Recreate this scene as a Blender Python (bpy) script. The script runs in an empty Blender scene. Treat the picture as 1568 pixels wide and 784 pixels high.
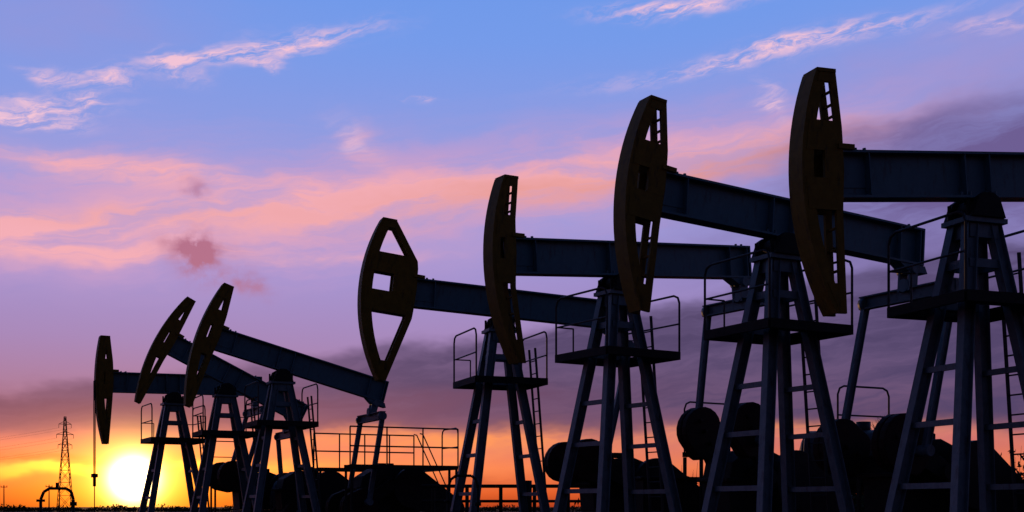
import bpy, bmesh, math, random
from mathutils import Vector, Matrix
random.seed(7)
scene=bpy.context.scene
V=Vector
def lin(c):
    return tuple(((x/255)/12.92 if x/255<=.04045 else ((x/255+.055)/1.055)**2.4) for x in c)
# ------------------------------------------------------------------ materials
def mat(name,c1,c2,rough=.6,metal=0.0,scale=6,bump=.15,spec=.4,rust=None):
    m=bpy.data.materials.new(name); m.use_nodes=True; nt=m.node_tree; N=nt.nodes; L=nt.links
    b=N['Principled BSDF']; tc=N.new('ShaderNodeTexCoord')
    n=N.new('ShaderNodeTexNoise'); n.inputs['Scale'].default_value=scale; n.inputs['Detail'].default_value=5; n.inputs['Roughness'].default_value=.65
    L.new(tc.outputs['Object'],n.inputs['Vector'])
    r=N.new('ShaderNodeValToRGB'); r.color_ramp.elements[0].position=.35; r.color_ramp.elements[1].position=.68
    r.color_ramp.elements[0].color=(*c1,1); r.color_ramp.elements[1].color=(*c2,1)
    L.new(n.outputs['Fac'],r.inputs['Fac']); col=r.outputs['Color']
    if rust:
        mp=N.new('ShaderNodeMapping'); mp.inputs['Scale'].default_value=(5,5,1.2); L.new(tc.outputs['Object'],mp.inputs['Vector'])
        n2=N.new('ShaderNodeTexNoise'); n2.inputs['Scale'].default_value=2.2; n2.inputs['Detail'].default_value=5; n2.inputs['Roughness'].default_value=.7
        L.new(mp.outputs[0],n2.inputs['Vector'])
        r2=N.new('ShaderNodeValToRGB'); r2.color_ramp.elements[0].position=.54; r2.color_ramp.elements[1].position=.74
        L.new(n2.outputs['Fac'],r2.inputs['Fac'])
        mx=N.new('ShaderNodeMix'); mx.data_type='RGBA'; L.new(r2.outputs['Color'],mx.inputs[0]); L.new(col,mx.inputs[6]); mx.inputs[7].default_value=(*rust,1)
        col=mx.outputs[2]
    L.new(col,b.inputs['Base Color'])
    b.inputs['Roughness'].default_value=rough; b.inputs['Metallic'].default_value=metal
    b.inputs['Specular IOR Level'].default_value=spec
    if bump:
        bp=N.new('ShaderNodeBump'); bp.inputs['Strength'].default_value=bump; bp.inputs['Distance'].default_value=.02
        L.new(n.outputs['Fac'],bp.inputs['Height']); L.new(bp.outputs['Normal'],b.inputs['Normal'])
    return m
M_BEAM=mat('blue_beam_paint',(.032,.10,.14),(.045,.12,.165),.5,bump=.08,rust=(.03,.04,.045))
M_LEG=mat('grey_blue_tower_paint',(.055,.10,.13),(.09,.135,.17),.55,rust=(.035,.035,.033))
M_HEAD=mat('yellow_head_paint',(.12,.07,.006),(.17,.10,.01),.7,rust=(.03,.02,.01),spec=.15)
M_DARK=mat('oily_steel',(.008,.008,.009),(.017,.017,.016),.7,spec=.15)
M_RAIL=mat('rail_steel',(.02,.025,.03),(.035,.04,.045),.6,spec=.2)
M_CW=mat('red_counterweight_paint',(.016,.007,.006),(.026,.010,.008),.7,spec=.15)
M_CONC=mat('concrete',(.07,.065,.06),(.11,.10,.095),.95,spec=.03)
M_FOL=mat('dark_foliage',(.015,.022,.008),(.035,.04,.015),.8,scale=1.5,bump=0,spec=.05)
M_BARK=mat('bark',(.03,.025,.02),(.05,.04,.03),.9,spec=.1)
M_GROUND=mat('soil_and_dry_grass',(.03,.025,.018),(.06,.05,.03),.95,scale=.8,bump=.8,spec=.03)
# ------------------------------------------------------------------ mesh helpers
def frame(p,q,up):
    d=(q-p).normalized(); up=V(up)
    if abs(d.dot(up))>.98: up=V((1,0,0)) if abs(d.x)<.9 else V((0,1,0))
    s=d.cross(up).normalized(); u=s.cross(d).normalized(); return d,s,u
def bar(bm,p,q,w,h,up=(0,0,1),off=(0,0)):
    p=V(p);q=V(q); d,s,u=frame(p,q,up); o=s*off[0]+u*off[1]; vs=[]
    for c in (p,q):
        for a,b in ((-1,-1),(1,-1),(1,1),(-1,1)):
            vs.append(bm.verts.new(c+o+s*(a*w/2)+u*(b*h/2)))
    for f in ((0,1,2,3),(7,6,5,4),(0,4,5,1),(1,5,6,2),(2,6,7,3),(3,7,4,0)):
        bm.faces.new([vs[i] for i in f])
def isec(bm,p,q,w,h,tf,tw,up=(0,0,1)):
    bar(bm,p,q,w,tf,up,(0,h/2-tf/2)); bar(bm,p,q,w,tf,up,(0,-h/2+tf/2)); bar(bm,p,q,tw,h-2*tf,up)
def box(bm,c,s): 
    c=V(c); bar(bm,c-V((s[0]/2,0,0)),c+V((s[0]/2,0,0)),s[1],s[2])
def cyl(bm,p,q,r,n=10,r2=None):
    p=V(p);q=V(q); r2=r if r2 is None else r2; d,s,u=frame(p,q,(0,0,1)); A=[];B=[]
    for i in range(n):
        t=2*math.pi*i/n; o=s*math.cos(t)+u*math.sin(t)
        A.append(bm.verts.new(p+o*r)); B.append(bm.verts.new(q+o*r2))
    for i in range(n):
        j=(i+1)%n; f=bm.faces.new((A[i],A[j],B[j],B[i])); f.smooth=n>8
    bm.faces.new(A[::-1]); bm.faces.new(B)
def tube(bm,pts,r,n=7):
    for a,b in zip(pts[:-1],pts[1:]): cyl(bm,a,b,r,n)
def prism(bm,poly,y0,y1):
    A=[bm.verts.new((x,y0,z)) for x,z in poly]; B=[bm.verts.new((x,y1,z)) for x,z in poly]; n=len(poly)
    for i in range(n):
        j=(i+1)%n; bm.faces.new((A[i],A[j],B[j],B[i]))
    bm.faces.new(A[::-1]); bm.faces.new(B)
def hoop(bm,p,q,h,r=.022,mid=True):
    p=V(p);q=V(q);d=(q-p).normalized();c=min(.16,(q-p).length*.3);Z=V((0,0,1))
    tube(bm,[p,p+Z*(h-c),p+Z*(h-c*.3)+d*c*.3,p+Z*h+d*c,q+Z*h-d*c,q+Z*(h-c*.3)-d*c*.3,q+Z*(h-c),q],r)
    if mid: cyl(bm,p+Z*h*.5,q+Z*h*.5,r*.85,7)
def obj(name,bm,m,parent=None,loc=(0,0,0),rot=(0,0,0),bevel=0):
    bmesh.ops.recalc_face_normals(bm,faces=bm.faces)
    me=bpy.data.meshes.new(name); bm.to_mesh(me); bm.free()
    o=bpy.data.objects.new(name,me); scene.collection.objects.link(o); me.materials.append(m)
    o.location=loc; o.rotation_euler=rot
    if parent: o.parent=parent
    if bevel:
        b=o.modifiers.new('bevel','BEVEL'); b.width=bevel; b.segments=2; b.limit_method='ANGLE'
    return o
def empty(name,loc,rz=0):
    e=bpy.data.objects.new(name,None); scene.collection.objects.link(e); e.location=loc; e.rotation_euler=(0,0,rz); e.empty_display_size=.5
    return e
# ------------------------------------------------------------------ pumpjack
def pumpjack(x,y,yaw,tilt,a,b,D,zb,hs=1.0,Ra=3.9,solid=0.,cable=False,deck=1,lean=4.):
    root=empty('oil_pumpjack',(x,y,0),math.radians(yaw))
    Hp=zb-.15; T=math.radians(tilt)
    # ---- tower
    bm=bmesh.new(); zt=Hp-.22; z0=.6
    kx=1.02;ky=.84
    legs={}
    for sx in (-1,1):
        for sy in (-1,1):
            P=V((sx*kx,sy*ky,z0)); Q=V((sx*.2,sy*.15,zt)); legs[(sx,sy)]=(P,Q)
            isec(bm,P,Q,.15,.19,.016,.016,up=(1,0,0))
            box(bm,P+V((0,0,-.01)),(.42,.36,.05))
    def at(k,z):
        P,Q=legs[k]; return P.lerp(Q,(z-z0)/(zt-z0))
    for sx in (-1,1):
        for z in (1.0,1.9,2.8,3.6):
            bar(bm,at((sx,-1),z),at((sx,1),z),.055,.085)
    for sy in (-1,1):
        for z in (zt-1.15,):
            bar(bm,at((-1,sy),z),at((1,sy),z),.07,.11)
    for z in (zt-.6,):
        for sx in (-1,1): bar(bm,at((sx,-1),z),at((sx,1),z),.06,.12)
        for sy in (-1,1): bar(bm,at((-1,sy),z),at((1,sy),z),.064,.124)
    box(bm,(0,0,zt+.02),(.72,.56,.07)); box(bm,(0,0,zt-.12),(.5,.42,.2))
    obj('tower',bm,M_LEG,root)
    bm=bmesh.new()
    cyl(bm,(0,-.30,Hp),(0,.30,Hp),.15,18)
    for sy in (-1,1):
        prism(bm,[(-.3,zt+.055),(.3,zt+.055),(.19,Hp+.12),(.08,Hp+.19),(-.08,Hp+.19),(-.19,Hp+.12)],sy*.27-.05,sy*.27+.05)
    for xx in (-.28,.28):
        for yy in (-.2,.2): cyl(bm,(xx,yy,zt+.03),(xx,yy,zt+.3),.03,6)
    obj('saddle_bearing',bm,M_DARK,root,bevel=.01)
    # ---- platform
    bm=bmesh.new(); pz=Hp-1.42; px,py=.86,.84
    for sy in (-1,1): bar(bm,(-px,sy*py,pz),(px,sy*py,pz),.06,.15)
    for sx in (-1,1): bar(bm,(sx*px,-py,pz),(sx*px,py,pz),.062,.152)
    for yy in (-.62,-.42,.42,.62): bar(bm,(-px,yy,pz+.05),(px,yy,pz+.05),.17,.03)
    for xx in (-.70,.70): bar(bm,(xx,-py,pz+.055),(xx,py,pz+.055),.22,.034)
    obj('work_platform',bm,M_DARK,root)
    bm=bmesh.new()
    for sx in (-1,1):
        hoop(bm,(sx*px,-py,pz+.05),(sx*px,py,pz+.05),1.12,.021)
        cyl(bm,(sx*px,py,pz+.62),(sx*.45,py,pz+.62),.016,6); cyl(bm,(sx*.45,py,pz+.62),(sx*.45,py,pz+.04),.016,6)
    obj('platform_railing',bm,M_RAIL,root)
    # ---- ladder
    bm=bmesh.new()
    for yy in (-.2,.2): bar(bm,(1.35,yy+.35,.3),(.95,yy+.35,pz+.9),.03,.05)
    z=.6
    while z<pz+.8:
        xx=1.35-.4*(z-.3)/(pz+.6); cyl(bm,(xx,.15,z),(xx,.55,z),.014,6); z+=.3
    obj('ladder',bm,M_RAIL,root)
    # ---- walking beam
    H=.66; bc=.15+H/2
    bm=bmesh.new(); isec(bm,(-a-.12,0,bc),(b,0,bc),.30,H,.035,.025)
    for sx in (-a+.5,-.22,.22,b-.55,b-.08):
        for sy in (-1,1): bar(bm,(sx,sy*.078,.19),(sx,sy*.078,.15+H-.04),.125,.018,up=(1,0,0))
    for sy in (-1,1): bar(bm,(-a+.05,sy*.02,bc),(-a+.5,sy*.02,bc),.012,.34)
    bar(bm,(b,0,.15),(b,0,.15+H),.28,.03,up=(1,0,0))
    prism(bm,[(b-.55,.145),(b+.05,.145),(b+.12,.02),(b-.35,.02)],-.13,.13)
    for xx in (-.3,-.15,.15,.3):
        for sy in (-1,1): cyl(bm,(xx,sy*.11,.17),(xx,sy*.11,.24),.022,6)
    for xx in (-a+.15,-a+.3,-a+.45,b-.2,b-.35):
        for sy in (-1,1): cyl(bm,(xx,sy*.1,.15+H),(xx,sy*.1,.15+H+.035),.025,6)
    obj('walking_beam',bm,M_BEAM,root,(0,0,Hp),(0,T,0))
    # ---- horse head
    R=a+D; ht=1.42*hs; hb=1.96*hs
    def ax(z,off=0.): return -R-off+Ra-math.sqrt(Ra*Ra-z*z)
    xt=ax(ht); xb=ax(-hb); hy=.14
    backpts=[(ht,xt+.27+.05*D),(.62*hs,-a+.03),(.05,-a+.05),(-.55*hs,-a+.02),(-hb,xb+.16)]
    def back(z):
        for (z1,x1),(z2,x2) in zip(backpts[:-1],backpts[1:]):
            if z<=z1+1e-6 and z>=z2-1e-6: return x1+(x2-x1)*(z1-z)/(z1-z2)
        return backpts[-1][1]
    wa=.17+.10*(D-.5)+solid*.08; wb=.10+.08*(D-.5)+solid*.04
    bm=bmesh.new(); n=22
    zs=[ht-(ht+hb)*i/n for i in range(n+1)]
    for sy in (-1,1):
        yc=sy*(hy-.005)
        outer=[(ax(z),bc+z) for z in zs]
        inner=[(max(ax(z)+.02,min(ax(z)+wa,back(z))),bc+z) for z in zs]
        prism(bm,outer+inner[::-1],yc-.02,yc+.02)
        bo=[(back(z),bc+z) for z in zs]; bi=[(max(back(z)-wb,ax(z)+.03),bc+z) for z in zs]
        prism(bm,bo+bi[::-1],yc-.023,yc+.023)
        def cross(z1,z2,th,x1=None):
            prism(bm,[(ax(z1)+.06 if x1 is None else x1,bc+z1),(back(z1)-.02,bc+z1),(back(z2)-.02,bc+z2),(ax(z2)+.06 if x1 is None else x1,bc+z2)],yc-th,yc+th)
        cross(ht-.012,ht-(.16+.2*solid)*hs,.026); cross(.72*hs,.30*hs,.026); cross(-.08*hs,-.52*hs,.026)
        cross(.31*hs,-.09*hs,.029,x1=-a-.42*D)
        cross((-hb+(.42+.3*solid)*hs),-hb+.012,.026)
    o=[(ax(z,.012),bc+z) for z in zs]; i_=[(ax(z,-.02),bc+z) for z in zs]
    prism(bm,o+i_[::-1],-hy-.03,hy+.03)
    bar(bm,(xt,0,bc+ht),(backpts[0][1],0,bc+ht),2*hy+.06,.05)
    for z in (1.16*hs,.98*hs,.82*hs,-.75*hs,-1.05*hs,-1.35*hs):
        cyl(bm,(back(z)-wb/2,-hy,bc+z),(back(z)-wb/2,hy,bc+z),.022,8)
    for sy in (-1,1):
        cyl(bm,(-a+.0,sy*.11,bc+.33),(-a-.03,sy*.11,bc+.66),.03,8)
        box(bm,(-a+.08,sy*.16,bc+.37),(.26,.06,.07))
    bar(bm,(back(.3)-.02,0,bc+.33),(back(-.3)-.02,0,bc-.33),2*hy-.05,.03,up=(1,0,0))
    T2=T+math.radians(lean); c=V((-a,0,bc))
    hl=V((0,0,Hp))+Matrix.Rotation(T,3,'Y')@c-Matrix.Rotation(T2,3,'Y')@c
    obj('horse_head',bm,M_HEAD,root,hl,(0,T2,0))
    # ---- equaliser, pitman arms, cranks
    Rm=Matrix.Rotation(T,3,'Y')
    Tp=V((0,0,Hp))+Rm@V((b-.22,0,-.38)); Tb=V((0,0,Hp))+Rm@V((b-.22,0,.06))
    bm=bmesh.new()
    for sy in (-1,1): bar(bm,Tb+V((0,sy*.12,0)),Tp+V((0,sy*.12,.05)),.04,.2,up=(1,0,0))
    cyl(bm,Tb+V((0,-.2,0)),Tb+V((0,.2,0)),.09,12)
    cyl(bm,Tp+V((-.1,0,.16)),Tp+V((.1,0,.16)),.12,12)
    isec(bm,Tp+V((0,-1.12,0)),Tp+V((0,1.12,0)),.16,.24,.025,.025)
    obj('equalizer',bm,M_LEG,root)
    gx=b-.1; gz=2.2; r=.85; L=2.9*(zb-1.4)/(6.07-1.4)
    G=V((gx,0,gz)); best=None
    for k in range(90,271):
        al=math.radians(k); p=G+V((math.cos(al)*r,0,math.sin(al)*r)); e=abs((p-Tp).length-L)
        if best is None or e<best[0]: best=(e,al,p)
    al=best[1]; pin=best[2]; dr=V((math.cos(al),0,math.sin(al))); pr=V((-math.sin(al),0,math.cos(al)))
    bm=bmesh.new()
    for sy in (-1,1):
        isec(bm,Tp+V((0,sy*1.03,-.1)),V((pin.x,sy*1.03,pin.z)),.09,.14,.014,.02,up=(1,0,0))
        cyl(bm,(pin.x,sy*.74,pin.z),(pin.x,sy*1.14,pin.z),.1,14)
        cyl(bm,(Tp.x,sy*.98,Tp.z-.02),(Tp.x,sy*1.1,Tp.z-.02),.13,12)
    obj('pitman_arms',bm,M_LEG,root)
    bm=bmesh.new()
    for sy in (-1,1):
        bar(bm,G-dr*.25+V((0,sy*.72,0)),G+dr*1.55+V((0,sy*.72,0)),.14,.32,up=tuple(pr))
    cyl(bm,G+V((0,-.85,0)),G+V((0,.85,0)),.14,14)
    obj('crank_arms',bm,M_DARK,root)
    bm=bmesh.new()
    for sy in (-1,1):
        for s2 in (-1,1):
            poly=[]
            c0=G+dr*.75; c1=G+dr*1.2
            for i in range(11):
                t=-math.pi/2+math.pi*i/10; p=c1+dr*math.cos(t)*.46+pr*math.sin(t)*.5; poly.append((p.x,p.z))
            for i in range(7):
                t=math.pi/2+math.pi*i/6; p=c0+dr*math.cos(t)*.18+pr*math.sin(t)*.42; poly.append((p.x,p.z))
            yc=sy*.72+s2*.085
            prism(bm,poly,yc-.075,yc+.075)
        for q in (.85,1.15,1.4):
            p=G+dr*q; cyl(bm,(p.x,sy*.5,p.z),(p.x,sy*.92,p.z),.05,6)
    obj('counterweights',bm,M_CW,root,bevel=.02)
    # ---- gearbox, motor, base
    bm=bmesh.new()
    prism(bm,[(gx-.75,1.5),(gx+1.0,1.5),(gx+1.05,2.2),(gx+.8,2.6),(gx+.25,2.8),(gx-.3,2.75),(gx-.7,2.5),(gx-.8,2.1)],-.42,.42)
    box(bm,(gx+.1,0,2.15),(2.0,.96,.08)); box(bm,(gx+.1,0,2.85),(.5,.4,.12))
    for yy in (-.4,.4): cyl(bm,(gx,yy,gz),(gx,yy*1.4,gz),.3,16)
    prism(bm,[(gx-.85,.62),(gx+1.2,.62),(gx+1.0,1.49),(gx-.75,1.49)],-.5,.5)
    obj('gearbox',bm,M_DARK,root,bevel=.02)
    bm=bmesh.new()
    mx=gx+2.1; mz=1.55
    cyl(bm,(mx,-.45,mz),(mx,.4,mz),.32,18); cyl(bm,(mx,.4,mz),(mx,.52,mz),.26,18); cyl(bm,(mx,-.75,mz),(mx,-.45,mz),.07,8)
    for i in range(12):
        t=2*math.pi*i/12; c=V((mx+math.cos(t)*.33,0,mz+math.sin(t)*.33)); bar(bm,c+V((0,-.4,0)),c+V((0,.36,0)),.03,.03)
    box(bm,(mx,0,mz+.38),(.3,.3,.18)); box(bm,(mx,0,1.17),(.8,.9,.08))
    prism(bm,[(mx-.45,.62),(mx+.45,.62),(mx+.35,1.12),(mx-.35,1.12)],-.4,.4)
    obj('electric_motor',bm,M_DARK,root)
    bm=bmesh.new(); poly=[]
    c1=V((gx+.75,0,2.15)); c2=V((mx,0,mz)); dd=(c2-c1).normalized(); pp=V((-dd.z,0,dd.x))
    for i in range(13):
        t=-math.pi/2+math.pi*i/12; p=c2+dd*math.cos(t)*.3+pp*math.sin(t)*.3; poly.append((p.x,p.z))
    for i in range(13):
        t=math.pi/2+math.pi*i/12; p=c1+dd*math.cos(t)*.62+pp*math.sin(t)*.62; poly.append((p.x,p.z))
    prism(bm,poly,-.82,-.6)
    obj('belt_guard',bm,M_DARK,root,bevel=.015)
    bm=bmesh.new()
    for sy in (-.62,.62): isec(bm,(-1.6,sy,.43),(gx+3.0,sy,.43),.2,.34,.03,.025)
    for xx in (-1.55,-.6,.5,1.5,gx-.9,gx+.4,gx+1.6,gx+2.95): isec(bm,(xx,-.61,.42),(xx,.61,.42),.14,.26,.02,.02)
    for xx in (-1.02,1.02): isec(bm,(xx,-1.05,.45),(xx,1.05,.45),.2,.26,.02,.02)
    obj('base_skid',bm,M_DARK,root)
    bm=bmesh.new(); box(bm,((gx+1.4)/2,0,.12),(gx+5.2,2.3,.26)); obj('concrete_pad',bm,M_CONC,root,bevel=.03)
    # ---- service deck round the gearbox
    if deck:
        bm=bmesh.new(); bm2=bmesh.new(); dz=2.75
        x0,x1=(gx-1.55,gx+1.75) if deck==2 else (gx-.1,gx+1.3)
        if deck==3: x0,x1=gx-1.2,gx+.1
        sides=(-1,1) if deck==2 else (1,)
        for sy in sides:
            yi=sy*1.3; yo=sy*1.85
            for yy in (yi,yo): bar(bm,(x0,yy,dz),(x1,yy,dz),.05,.11)
            for k in range(12):
                xx=x0+.12+(x1-x0-.24)*k/11; bar(bm,(xx,yi,dz+.04),(xx,yo,dz+.04),(x1-x0)/16,.02)
            for xx in (x0+.05,x1-.05):
                bar(bm,(xx,yo,.0),(xx,yo,dz-.06),.06,.06,up=(1,0,0)); bar(bm,(xx,yi,.25),(xx,yi,dz-.06),.06,.06,up=(1,0,0))
            if deck==2:
                for hz in (.58,1.13): cyl(bm2,(x0,yo,dz+hz),(x1,yo,dz+hz),.023,7)
                for k in range(5 if sy>0 else 4):
                    xx=x0+(x1-x0)*k/(4 if sy>0 else 3); cyl(bm2,(xx,yo,dz),(xx,yo,dz+1.13),.023,7)
            else: hoop(bm2,(x0+.04,yo,dz+.05),(x1-.04,yo,dz+.05),1.12,.02)
        if deck==2:
            hoop(bm2,(x1,-1.85,dz+.05),(x1,-.6,dz+.05),1.12); 
            bar(bm,(x1-.04,-1.85,dz-.02),(x1-.04,1.85,dz-.02),.06,.09)
            for yy in (1.3,1.85):
                bar(bm,(x1,yy,dz),(x1+1.35,yy,.1),.04,.14)
                tube(bm2,[V((x1,yy,dz+1.17)),V((x1+.1,yy,dz+1.15)),V((x1+1.5,yy,1.0)),V((x1+1.5,yy,.1))],.02)
            for k in range(1,10):
                t=k/10; bar(bm,(x1+1.35*t,1.3,dz*(1-t)+.1*t),(x1+1.35*t,1.85,dz*(1-t)+.1*t),.18,.02)
        obj('service_deck',bm,M_DARK,root); obj('service_deck_railing',bm2,M_RAIL,root)
    if cable:
        bm=bmesh.new(); xx=-R-.03
        for yy in (-.12,.12): cyl(bm,(xx,yy,Hp+bc),(xx,yy,Hp-2.55),.018,6)
        box(bm,(xx,0,Hp-2.6),(.16,.36,.12)); cyl(bm,(xx,0,Hp-2.6),(xx,0,Hp-2.95),.05,10)
        cyl(bm,(xx,0,Hp-2.9),(xx,0,1.3),.016,8)
        obj('bridle_cables',bm,M_DARK,root)
    return root
#            x      y    yaw tilt   a    b    D    zb   hs
pumpjack(  6.73, 18.0, 20, -4.9, 2.36,3.10, .62,6.07,.985,deck=1,lean=3.5)
pumpjack(  4.42, 20.6, 28,  3.3, 2.46,3.20, .66,6.07,.985,deck=1,lean=4.)
pumpjack(  2.04, 24.0, 32, -4.8, 2.42,3.40, .46,6.07,1.0,deck=1,lean=4)
pumpjack( -0.29, 29.1, 20,  2.9, 2.15,3.10,1.22,6.07,1.08,deck=0,lean=3.5)
pumpjack( -6.73, 36.0, 25, 14.8, 2.05,3.16, .56,5.55,1.08,Ra=6.,solid=1,deck=2,lean=5)
pumpjack( -9.14, 39.4, 25, 26.0, 2.10,2.60, .50,5.475,1.08,Ra=6.,solid=1,deck=0,lean=2)
pumpjack(-11.30, 41.2, 28, -1.0, 1.98,3.00, .50,5.36,1.03,Ra=8.,solid=1,cable=True,deck=3,lean=1.5)
# ------------------------------------------------------------------ wellhead pipework
def wellhead(x,y,s=1.0):
    r=empty('wellhead',(x,y,0),.1); bm=bmesh.new()
    tube(bm,[V((-.32,0,0)),V((-.32,0,1.75*s)),V((-.26,0,1.9*s)),V((-.15,0,1.97*s)),V((.18,0,1.97*s)),V((.28,0,1.9*s)),V((.32,0,1.75*s)),V((.32,0,0))],.03,10)
    cyl(bm,(-.32,0,.3),(-.32,0,1.1),.12,14)
    for z in (.35,.75,1.1,1.45,1.7): cyl(bm,(-.32,0,z),(-.32,0,z+.05),.085,16)
    cyl(bm,(-.75,0,.9),(-.32,0,.9),.05,10); cyl(bm,(-.8,0,.9),(-.75,0,.9),.16,14)
    cyl(bm,(.32,0,1.62),(.32,0,1.7),.07,12); cyl(bm,(.32,-.3,1.34),(.32,0,1.34),.025,8); cyl(bm,(.32,-.33,1.34),(.32,-.3,1.34),.14,14)
    cyl(bm,(0,0,1.97*s),(0,0,1.97*s+.12),.03,8)
    obj('pipework',bm,M_DARK,r)
wellhead(-9.2,25.0); wellhead(-1.05,26.5,1.15)
root=empty('pipe_rack',(-1.2,33,0)); bm=bmesh.new()
for k in range(5): cyl(bm,(-.9+k*.9,0,0),(-.9+k*.9,0,2.15),.05,8)
cyl(bm,(-1.2,0,2.15),(3.1,0,2.15),.05,10); cyl(bm,(-1.2,.1,1.75),(3.1,.1,1.75),.04,10)
cyl(bm,(-.2,0,2.15),(-.2,0,2.5),.04,8); cyl(bm,(-.32,0,2.5),(-.08,0,2.5),.03,8); cyl(bm,(1.6,0,1.2),(1.6,0,2.3),.13,12)
obj('pipes',bm,M_DARK,root)
# ------------------------------------------------------------------ horizontal tanks
def tank(x,y,r,l,yaw,z):
    e=empty('horizontal_oil_tank',(x,y,0),yaw); bm=bmesh.new()
    prof=[(-l/2-.28*r,.3*r),(-l/2-.2*r,.65*r),(-l/2-.08*r,.9*r),(-l/2,r),(l/2,r),(l/2+.08*r,.9*r),(l/2+.2*r,.65*r),(l/2+.28*r,.3*r)]
    for (a_,ra),(b_,rb) in zip(prof[:-1],prof[1:]): cyl(bm,(a_,0,z),(b_,0,z),ra,24,rb)
    for xx in (-l*.2,l*.25): cyl(bm,(xx,0,z+r*.9),(xx,0,z+r+.18),.16,12)
    obj('vessel',bm,M_RAIL,e); bm=bmesh.new()
    for xx in (-l*.35,l*.35): box(bm,(xx,0,(z-r*.6)/2),(.2,r*1.5,z-r*.6))
    obj('saddles',bm,M_CONC,e)
tank(-7.0,42,.72,2.0,.3,1.75); tank(-3.9,41,.62,1.4,.5,2.1); tank(7.4,27.5,.7,1.6,-.3,2.6)
# ------------------------------------------------------------------ control cabinets
def cabinet(x,y,w,h,yaw):
    e=empty('control_cabinet',(x,y,0),yaw); bm=bmesh.new()
    box(bm,(0,0,.5+h/2),(w,.6,h)); box(bm,(0,0,.53+h),(w+.16,.76,.06))
    for sx in (-1,1): box(bm,(sx*(w/2-.08),0,.25),(.1,.5,.5)); box(bm,(sx*w*.24,-.315,.5+h/2),(w*.44,.03,h*.9))
    obj('cabinet_body',bm,M_DARK,e,bevel=.012)
cabinet(3.4,27.5,1.3,1.7,.3); cabinet(8.2,25.5,1.5,2.0,.3); cabinet(5.6,30,1.6,1.8,.1); cabinet(10.2,22.5,1.2,1.9,.4)
# ------------------------------------------------------------------ vegetation
def leaves(bm,c,rad,n,s):
    for _ in range(n):
        d=V((random.gauss(0,1),random.gauss(0,1),random.gauss(0,1))); d.normalize(); p=c+V((d.x*rad[0],d.y*rad[1],d.z*rad[2]))*random.random()**.4
        u=V((random.gauss(0,1),random.gauss(0,1),random.gauss(0,1))).normalized(); w=u.orthogonal().normalized(); k=s*random.uniform(.5,1.3)
        bm.faces.new([bm.verts.new(p+u*k),bm.verts.new(p+w*k*.5),bm.verts.new(p-u*k),bm.verts.new(p-w*k*.5)])
bm=bmesh.new()
for i in range(100):
    x=random.uniform(3.2,26); y=random.uniform(40,47); h=random.uniform(2.0,3.6)*(.85+.2*math.sin(x*1.1))
    leaves(bm,V((x,y,h*.5)),(1.1,.9,h*.55),240,.12)
    for _ in range(5): cyl(bm,(x,y,0),(x+random.uniform(-.7,.7),y+random.uniform(-.5,.5),h*random.uniform(.9,1.25)),.02,4,.004)
obj('shrub_thicket',bm,M_FOL)
bm=bmesh.new()
x=-230
while x<260:
    y=random.uniform(380,470); h=random.choice([.9,1.2,1.5,1.6,2,2.6])*random.uniform(.7,1.1)
    leaves(bm,V((x,y,h*.45)),(h*.9+1.4,2,h*.5),60,.45); x+=random.uniform(.8,2)
obj('distant_treeline',bm,M_FOL)
def bare_tree(x,y,h):
    bm=bmesh.new()
    def br(p,d,l,r,k):
        q=p+d*l; cyl(bm,p,q,r,6,r*.65)
        if k==0: return
        for _ in range(3 if k>1 else 4):
            nd=(d+V((random.gauss(0,.38),random.gauss(0,.38),random.gauss(.1,.25)))).normalized(); br(q,nd,l*random.uniform(.55,.8),r*.6,k-1)
    br(V((0,0,0)),V((0,0,1)),h*.3,.10,5)
    obj('bare_tree',bm,M_BARK,None,(x,y,0))
bare_tree(13.3,46,5.2)
bm=bmesh.new()
for i in range(4000):
    x=random.uniform(-22,26); y=random.uniform(16,60); h=random.uniform(.06,.22)
    a=random.uniform(0,6.28); o=V((math.cos(a)*.015,math.sin(a)*.015,0)); t=V((random.gauss(0,.05),random.gauss(0,.05),h))
    p=V((x,y,0)); bm.faces.new([bm.verts.new(p-o),bm.verts.new(p+o),bm.verts.new(p+t)])
obj('dry_grass',bm,M_FOL)
bm=bmesh.new(); S=6000
bm.faces.new([bm.verts.new(p) for p in ((-S,-S,0),(S,-S,0),(S,S,0),(-S,S,0))]); obj('ground',bm,M_GROUND)
# ------------------------------------------------------------------ lattice pylon, wires, poles
def pylon(x,y,H=40):
    e=empty('electricity_pylon',(x,y,0),.5); bm=bmesh.new(); w0=3.0;w1=.75;t=.22
    lev=[0,.16,.3,.43,.54,.64,.73,.81,.88,.94,1]
    def hw(k): return w0+(w1-w0)*min(1,k/.8) if k<.8 else w1*(1-(k-.8)*2.5)
    for A,B in zip(lev[:-1],lev[1:]):
        for i in range(4):
            c=[(-1,-1),(1,-1),(1,1),(-1,1)]; c1=c[i]; c2=c[(i+1)%4]; a=hw(A);b=hw(B)
            P=V((c1[0]*a,c1[1]*a,A*H));Q=V((c1[0]*b,c1[1]*b,B*H)); P2=V((c2[0]*a,c2[1]*a,A*H));Q2=V((c2[0]*b,c2[1]*b,B*H))
            bar(bm,P,Q,t,t,up=(1,0,0)); bar(bm,P,Q2,t*.7,t*.7,up=(1,0,0)); bar(bm,P2,Q,t*.68,t*.68,up=(1,0,0)); bar(bm,Q,Q2,t*.7,t*.7)
    for k,l in ((.7,2.8),(.81,3.4),(.92,2.5)):
        for s in (-1,1):
            bar(bm,(0,0,k*H),(s*l,0,k*H),t,t); bar(bm,(0,0,k*H+1.4),(s*l,0,k*H),t*.8,t*.8)
            bar(bm,(s*l,0,k*H),(s*l,0,k*H-1.6),.15,.15,up=(1,0,0))
    obj('lattice',bm,M_DARK,e)
pylon(-188,520,39.5); pylon(-420,640,39.5)
bm=bmesh.new()
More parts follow.
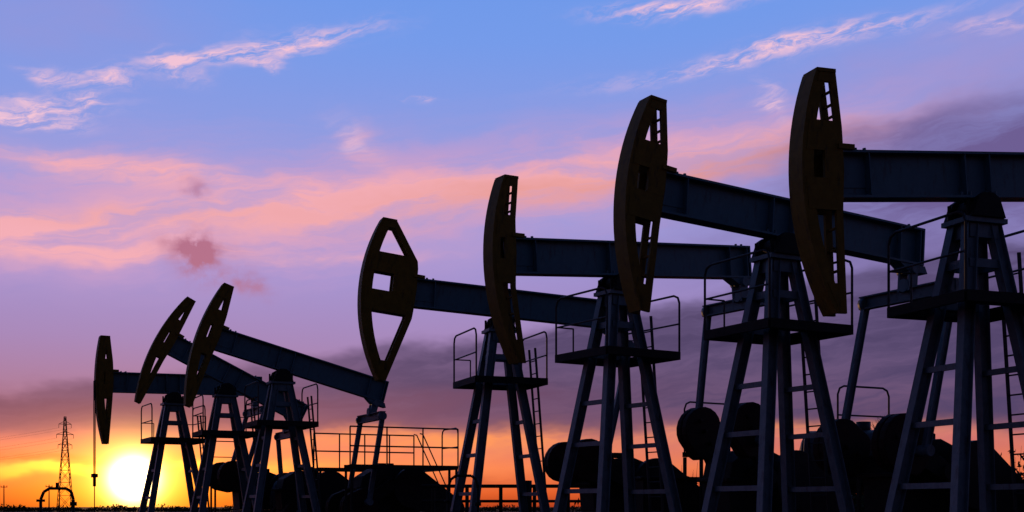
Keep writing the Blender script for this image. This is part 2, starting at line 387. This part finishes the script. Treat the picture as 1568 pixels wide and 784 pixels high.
for k,l in ((.7,2.8),(.81,3.4),(.92,2.5)):
    for s in (-1,1):
        A=V((-188+s*l*.88,520+s*l*.48,k*39.5-1.6)); B=V((-420+s*l*.88,640+s*l*.48,k*39.5-1.6)); pts=[]
        for i in range(21):
            t=i/20; p=A.lerp(B,t); p.z-=7*4*t*(1-t); pts.append(p)
        tube(bm,pts,.025,4)
obj('power_lines',bm,M_DARK)
for x in (-103,-99.5,-92):
    bm=bmesh.new(); cyl(bm,(0,0,0),(0,0,6),.14,8,.1); box(bm,(0,0,5.6),(1.4,.12,.14))
    for s in (-.6,0,.6): cyl(bm,(s,0,5.65),(s,0,5.95),.06,6)
    obj('utility_pole',bm,M_BARK,None,(x,250+random.uniform(-5,25),0))
# ------------------------------------------------------------------ world
F=1893.
def PX(px,py):
    A=math.atan((px-784)/F); return A,(776-py)/F*math.cos(A)
w=bpy.data.worlds.new("World"); scene.world=w; w.use_nodes=True; nt=w.node_tree; N=nt.nodes; L=nt.links
for n in list(N): N.remove(n)
def put(sock,v):
    if isinstance(v,bpy.types.NodeSocket): L.new(v,sock)
    else: sock.default_value=v
def Mt(op,a,b=0.0,c=None,clamp=False):
    n=N.new('ShaderNodeMath'); n.operation=op; n.use_clamp=clamp; put(n.inputs[0],a); put(n.inputs[1],b)
    if c is not None: put(n.inputs[2],c)
    return n.outputs[0]
def MR(v,a,b,c=0.,d=1.,mode='SMOOTHSTEP'):
    n=N.new('ShaderNodeMapRange'); n.interpolation_type=mode; put(n.inputs[0],v)
    for i,x in enumerate((a,b,c,d)): put(n.inputs[i+1],x)
    return n.outputs[0]
def mix(f,a,b,mode='MIX'):
    n=N.new('ShaderNodeMix'); n.data_type='RGBA'; n.blend_type=mode; put(n.inputs[0],f)
    for i,x in ((6,a),(7,b)):
        put(n.inputs[i],x if isinstance(x,bpy.types.NodeSocket) else (*x,1))
    return n.outputs[2]
tc=N.new('ShaderNodeTexCoord'); sp=N.new('ShaderNodeSeparateXYZ'); L.new(tc.outputs['Generated'],sp.inputs[0])
X,Y,Z=sp.outputs
rho=Mt('SQRT',Mt('MULTIPLY_ADD',X,X,Mt('MULTIPLY',Y,Y)))
A=Mt('ARCTAN2',X,Y); E=Mt('DIVIDE',Z,Mt('MAXIMUM',rho,.02))
def comb(a,b,c=0.):
    n=N.new('ShaderNodeCombineXYZ'); put(n.inputs[0],a);put(n.inputs[1],b);put(n.inputs[2],c); return n.outputs[0]
def noise(vec,scale,detail=4,rough=.55,dist=0.,dim='2D'):
    n=N.new('ShaderNodeTexNoise'); n.noise_dimensions=dim; L.new(vec,n.inputs['Vector']); n.inputs['Scale'].default_value=scale; n.inputs['Detail'].default_value=detail
    n.inputs['Roughness'].default_value=rough; n.inputs['Distortion'].default_value=dist; return n
base=comb(A,Mt('MULTIPLY',E,2.2))
wn=noise(base,9,4,.62); ws=N.new('ShaderNodeSeparateXYZ'); L.new(wn.outputs['Color'],ws.inputs[0])
Aw=Mt('MULTIPLY_ADD',Mt('SUBTRACT',ws.outputs[0],.5),.08,A)
Ew=Mt('MULTIPLY_ADD',Mt('SUBTRACT',ws.outputs[1],.5),.030,E)
vw=comb(Aw,Ew,1.); raw=comb(A,E,1.)
def dot(v,c):
    n=N.new('ShaderNodeVectorMath'); n.operation='DOT_PRODUCT'; L.new(v,n.inputs[0]); n.inputs[1].default_value=c; return n.outputs['Value']
def blob(px,py,rx,ry,ang=0.,vec=None):
    a,e=PX(px,py); t=math.radians(ang); c,s=math.cos(t),math.sin(t); rx/=F; ry/=F
    xr=dot(vec or vw,(c/rx,s/rx,-(a*c+e*s)/rx)); yr=dot(vec or vw,(-s/ry,c/ry,-(-a*s+e*c)/ry))
    return Mt('POWER',.367879,Mt('MULTIPLY_ADD',xr,xr,Mt('MULTIPLY',yr,yr)))
def total(lst,vec=None):
    s=0.
    for *p,k in lst: s=Mt('MULTIPLY_ADD',blob(*p,vec=vec),k,s)
    return s
def vscale(c,f):
    n=N.new('ShaderNodeVectorMath'); n.operation='SCALE'; put(n.inputs[0],c); put(n.inputs['Scale'],f); return n.outputs[0]
cr=N.new('ShaderNodeValToRGB'); cr.color_ramp.interpolation='LINEAR'
stops=[(0,(168,52,28)),(.012,(216,88,46)),(.032,(232,122,84)),(.054,(202,112,112)),(.085,(168,118,150)),(.13,(162,132,184)),(.18,(160,144,206)),(.235,(152,154,220)),(.30,(134,154,226)),(.375,(116,154,233)),(.43,(108,152,233)),(.75,(60,95,170)),(1.,(40,60,120))]
el=cr.color_ramp.elements
while len(el)<len(stops): el.new(.5)
for e_,(p,c) in zip(el,stops): e_.position=p; e_.color=(*lin(c),1)
L.new(E,cr.inputs['Fac']); grad=cr.outputs['Color']; col=grad
sv=comb(Mt('MULTIPLY',Aw,7.),Mt('MULTIPLY',Mt('MULTIPLY_ADD',A,-.13,Ew),48.))
st=noise(sv,1.0,6,.62,.2).outputs['Fac']
sv2=comb(Mt('MULTIPLY',Aw,22.),Mt('MULTIPLY',Mt('MULTIPLY_ADD',A,-.25,Ew),95.))
st2=noise(sv2,1.3,6,.68,.1).outputs['Fac']
soft=noise(base,4,4,.55).outputs['Fac']
S1=MR(st,.30,.68); S3=MR(soft,.3,.7)
f=Mt('MULTIPLY',total([(1560,90,420,90,10,.8),(60,20,220,80,0,.5)]),Mt('MULTIPLY_ADD',S3,.5,.5),clamp=True)
col=mix(f,col,lin((166,144,200)))
f=Mt('MULTIPLY',total([(350,305,640,85,3,.8),(950,250,420,66,8,.75),(200,395,330,40,2,.6)]),Mt('MULTIPLY_ADD',S1,.6,.4),clamp=True)
col=mix(f,col,lin((202,156,200)))
f=Mt('MULTIPLY',total([(190,262,210,20,-2,1.),(30,345,200,20,4,1.),(430,318,300,30,6,1.),(760,285,240,30,8,.9),(1080,235,220,24,8,.8),(120,385,270,17,4,.95),(560,225,50,25,-35,.4),(480,392,150,8,4,.5)]),Mt('MULTIPLY_ADD',S1,.9,.3),clamp=True)
col=mix(f,col,lin((242,172,182)))
f=Mt('MULTIPLY',total([(780,298,270,26,7,.85),(1130,245,200,20,8,.95),(250,330,200,14,4,.35)]),Mt('MULTIPLY_ADD',S1,.7,.3),clamp=True)
col=mix(f,col,lin((230,154,148)))
f=Mt('MULTIPLY',total([(1540,215,290,58,10,1.1),(1330,205,170,22,8,.5),(1480,330,380,75,8,.9)]),Mt('MULTIPLY_ADD',S1,.4,.6),clamp=True)
col=mix(f,col,lin((108,92,146)))
# low purple bank
tt=Mt('SUBTRACT',Ew,Mt('MULTIPLY_ADD',A,.15,.143))
top=MR(tt,-.008,.008,1.,0.); bot=MR(Ew,.050,.066)
f=Mt('MULTIPLY',Mt('MULTIPLY',top,bot),Mt('MULTIPLY_ADD',S1,.2,.8),clamp=True)
bank=mix(MR(E,.06,.13),lin((120,78,108)),lin((98,78,124)))
bank=mix(MR(A,-.3,.05),bank,lin((78,64,104)))
col=mix(f,col,bank)
f=Mt('MULTIPLY',total([(250,635,500,28,0,.85),(700,610,300,20,3,.5)]),Mt('MULTIPLY_ADD',S1,.55,.45),clamp=True)
col=mix(f,col,lin((116,72,102)))
f=Mt('MULTIPLY',total([(700,675,330,18,1,.9),(1200,668,320,14,1,.8),(620,715,300,22,0,.5)]),Mt('MULTIPLY_ADD',S1,.65,.35),clamp=True)
col=mix(f,col,lin((248,148,92)))
f=Mt('MULTIPLY',total([(60,700,200,9,0,.7),(560,735,500,12,0,.7)]),S1,clamp=True)
col=mix(f,col,lin((168,70,58)))
f=Mt('MULTIPLY',total([(440,66,100,15,14,1.2),(330,93,90,10,10,1.),(280,100,30,12,-20,1.1),(400,102,26,6,0,.9),(60,162,80,14,8,1.2),(20,180,60,9,0,1.2),(160,122,42,10,12,1.1),(75,115,34,10,-8,1.),(150,152,18,9,0,.9),
   (1030,14,90,10,2,1.3),(1260,62,150,13,9,1.05),(1100,95,160,9,8,.6),(1165,160,40,14,-38,.75),(630,152,26,4,0,.6),(1550,30,70,14,5,.6),(540,215,40,14,-40,.5)]),MR(st2,.33,.70),clamp=True)
col=mix(f,col,lin((240,194,214)))
smv=noise(vscale(raw,44.),1.2,6,.62).outputs['Fac']
f=Mt('MULTIPLY',total([(300,380,40,22,0,1.2),(322,408,30,22,-30,1.1),(375,442,26,15,-30,.7),(298,298,24,11,-10,.6)]),MR(smv,.22,.66),clamp=True)
col=mix(f,col,lin((178,110,138)))
SX,SY=205,733
def glow(lst,c,col,vec=raw):
    return mix(1.,col,vscale(c,total(lst,vec=vec)),'ADD')
col=glow([(SX+40,722,480,60,0,.34)],(1.,.22,.0),col)
col=glow([(SX-40,720,230,10,1,1.1),(170,714,150,5,0,.5)],(1.,.50,.01),col,vec=vw)
col=glow([(SX,SY,150,62,0,1.1)],(1.,.32,.0),col)
col=glow([(SX,SY,58,48,0,1.8)],(1.,.70,.08),col)
col=glow([(SX,SY,25,24,0,11.)],(1.,.9,.5),col)
lo=MR(E,-.004,.0)
dim=MR(Y,-.4,.7,.22,1.)
def finish(c): return mix(lo,(.02,.015,.012),vscale(c,dim))
bgA=N.new('ShaderNodeBackground'); L.new(finish(col),bgA.inputs[0])
bgB=N.new('ShaderNodeBackground'); L.new(finish(grad),bgB.inputs[0])
reg=Mt('MULTIPLY',MR(Mt('ABSOLUTE',A),.55,1.0,1.,0.),MR(E,.5,.65,1.,0.))
ms=N.new('ShaderNodeMixShader'); L.new(reg,ms.inputs[0]); L.new(bgB.outputs[0],ms.inputs[1]); L.new(bgA.outputs[0],ms.inputs[2])
SA,SE=PX(SX,SY); elv=math.atan(SE)
sky=N.new('ShaderNodeTexSky'); sky.sky_type='NISHITA'; sky.sun_disc=False; sky.sun_elevation=elv; sky.sun_rotation=SA
bg2=N.new('ShaderNodeBackground'); L.new(sky.outputs[0],bg2.inputs[0]); bg2.inputs[1].default_value=.004
ad=N.new('ShaderNodeAddShader'); L.new(ms.outputs[0],ad.inputs[0]); L.new(bg2.outputs[0],ad.inputs[1])
out=N.new('ShaderNodeOutputWorld'); L.new(ad.outputs[0],out.inputs[0])
try: w.cycles.sampling_method='NONE'
except Exception as ex: print(ex)
# sun lamp
sd=bpy.data.lights.new('sun','SUN'); sd.energy=.8; sd.angle=math.radians(.5); sd.color=(1.,.5,.2)
so=bpy.data.objects.new('sun',sd); scene.collection.objects.link(so)
Sdir=V((math.sin(SA),math.cos(SA),SE)).normalized(); so.rotation_euler=Sdir.to_track_quat('Z','Y').to_euler(); so.location=(-50,150,30)
# camera
cd=bpy.data.cameras.new('camera'); cam=bpy.data.objects.new('camera',cd); scene.collection.objects.link(cam)
cam.location=(0,0,1.6); cam.rotation_euler=(math.radians(90),0,0); cd.sensor_width=36; cd.lens=36*F/1568; cd.shift_y=384/1568; cd.clip_end=20000
scene.camera=cam
scene.view_settings.view_transform='Standard'; scene.view_settings.look='None'; scene.view_settings.exposure=0
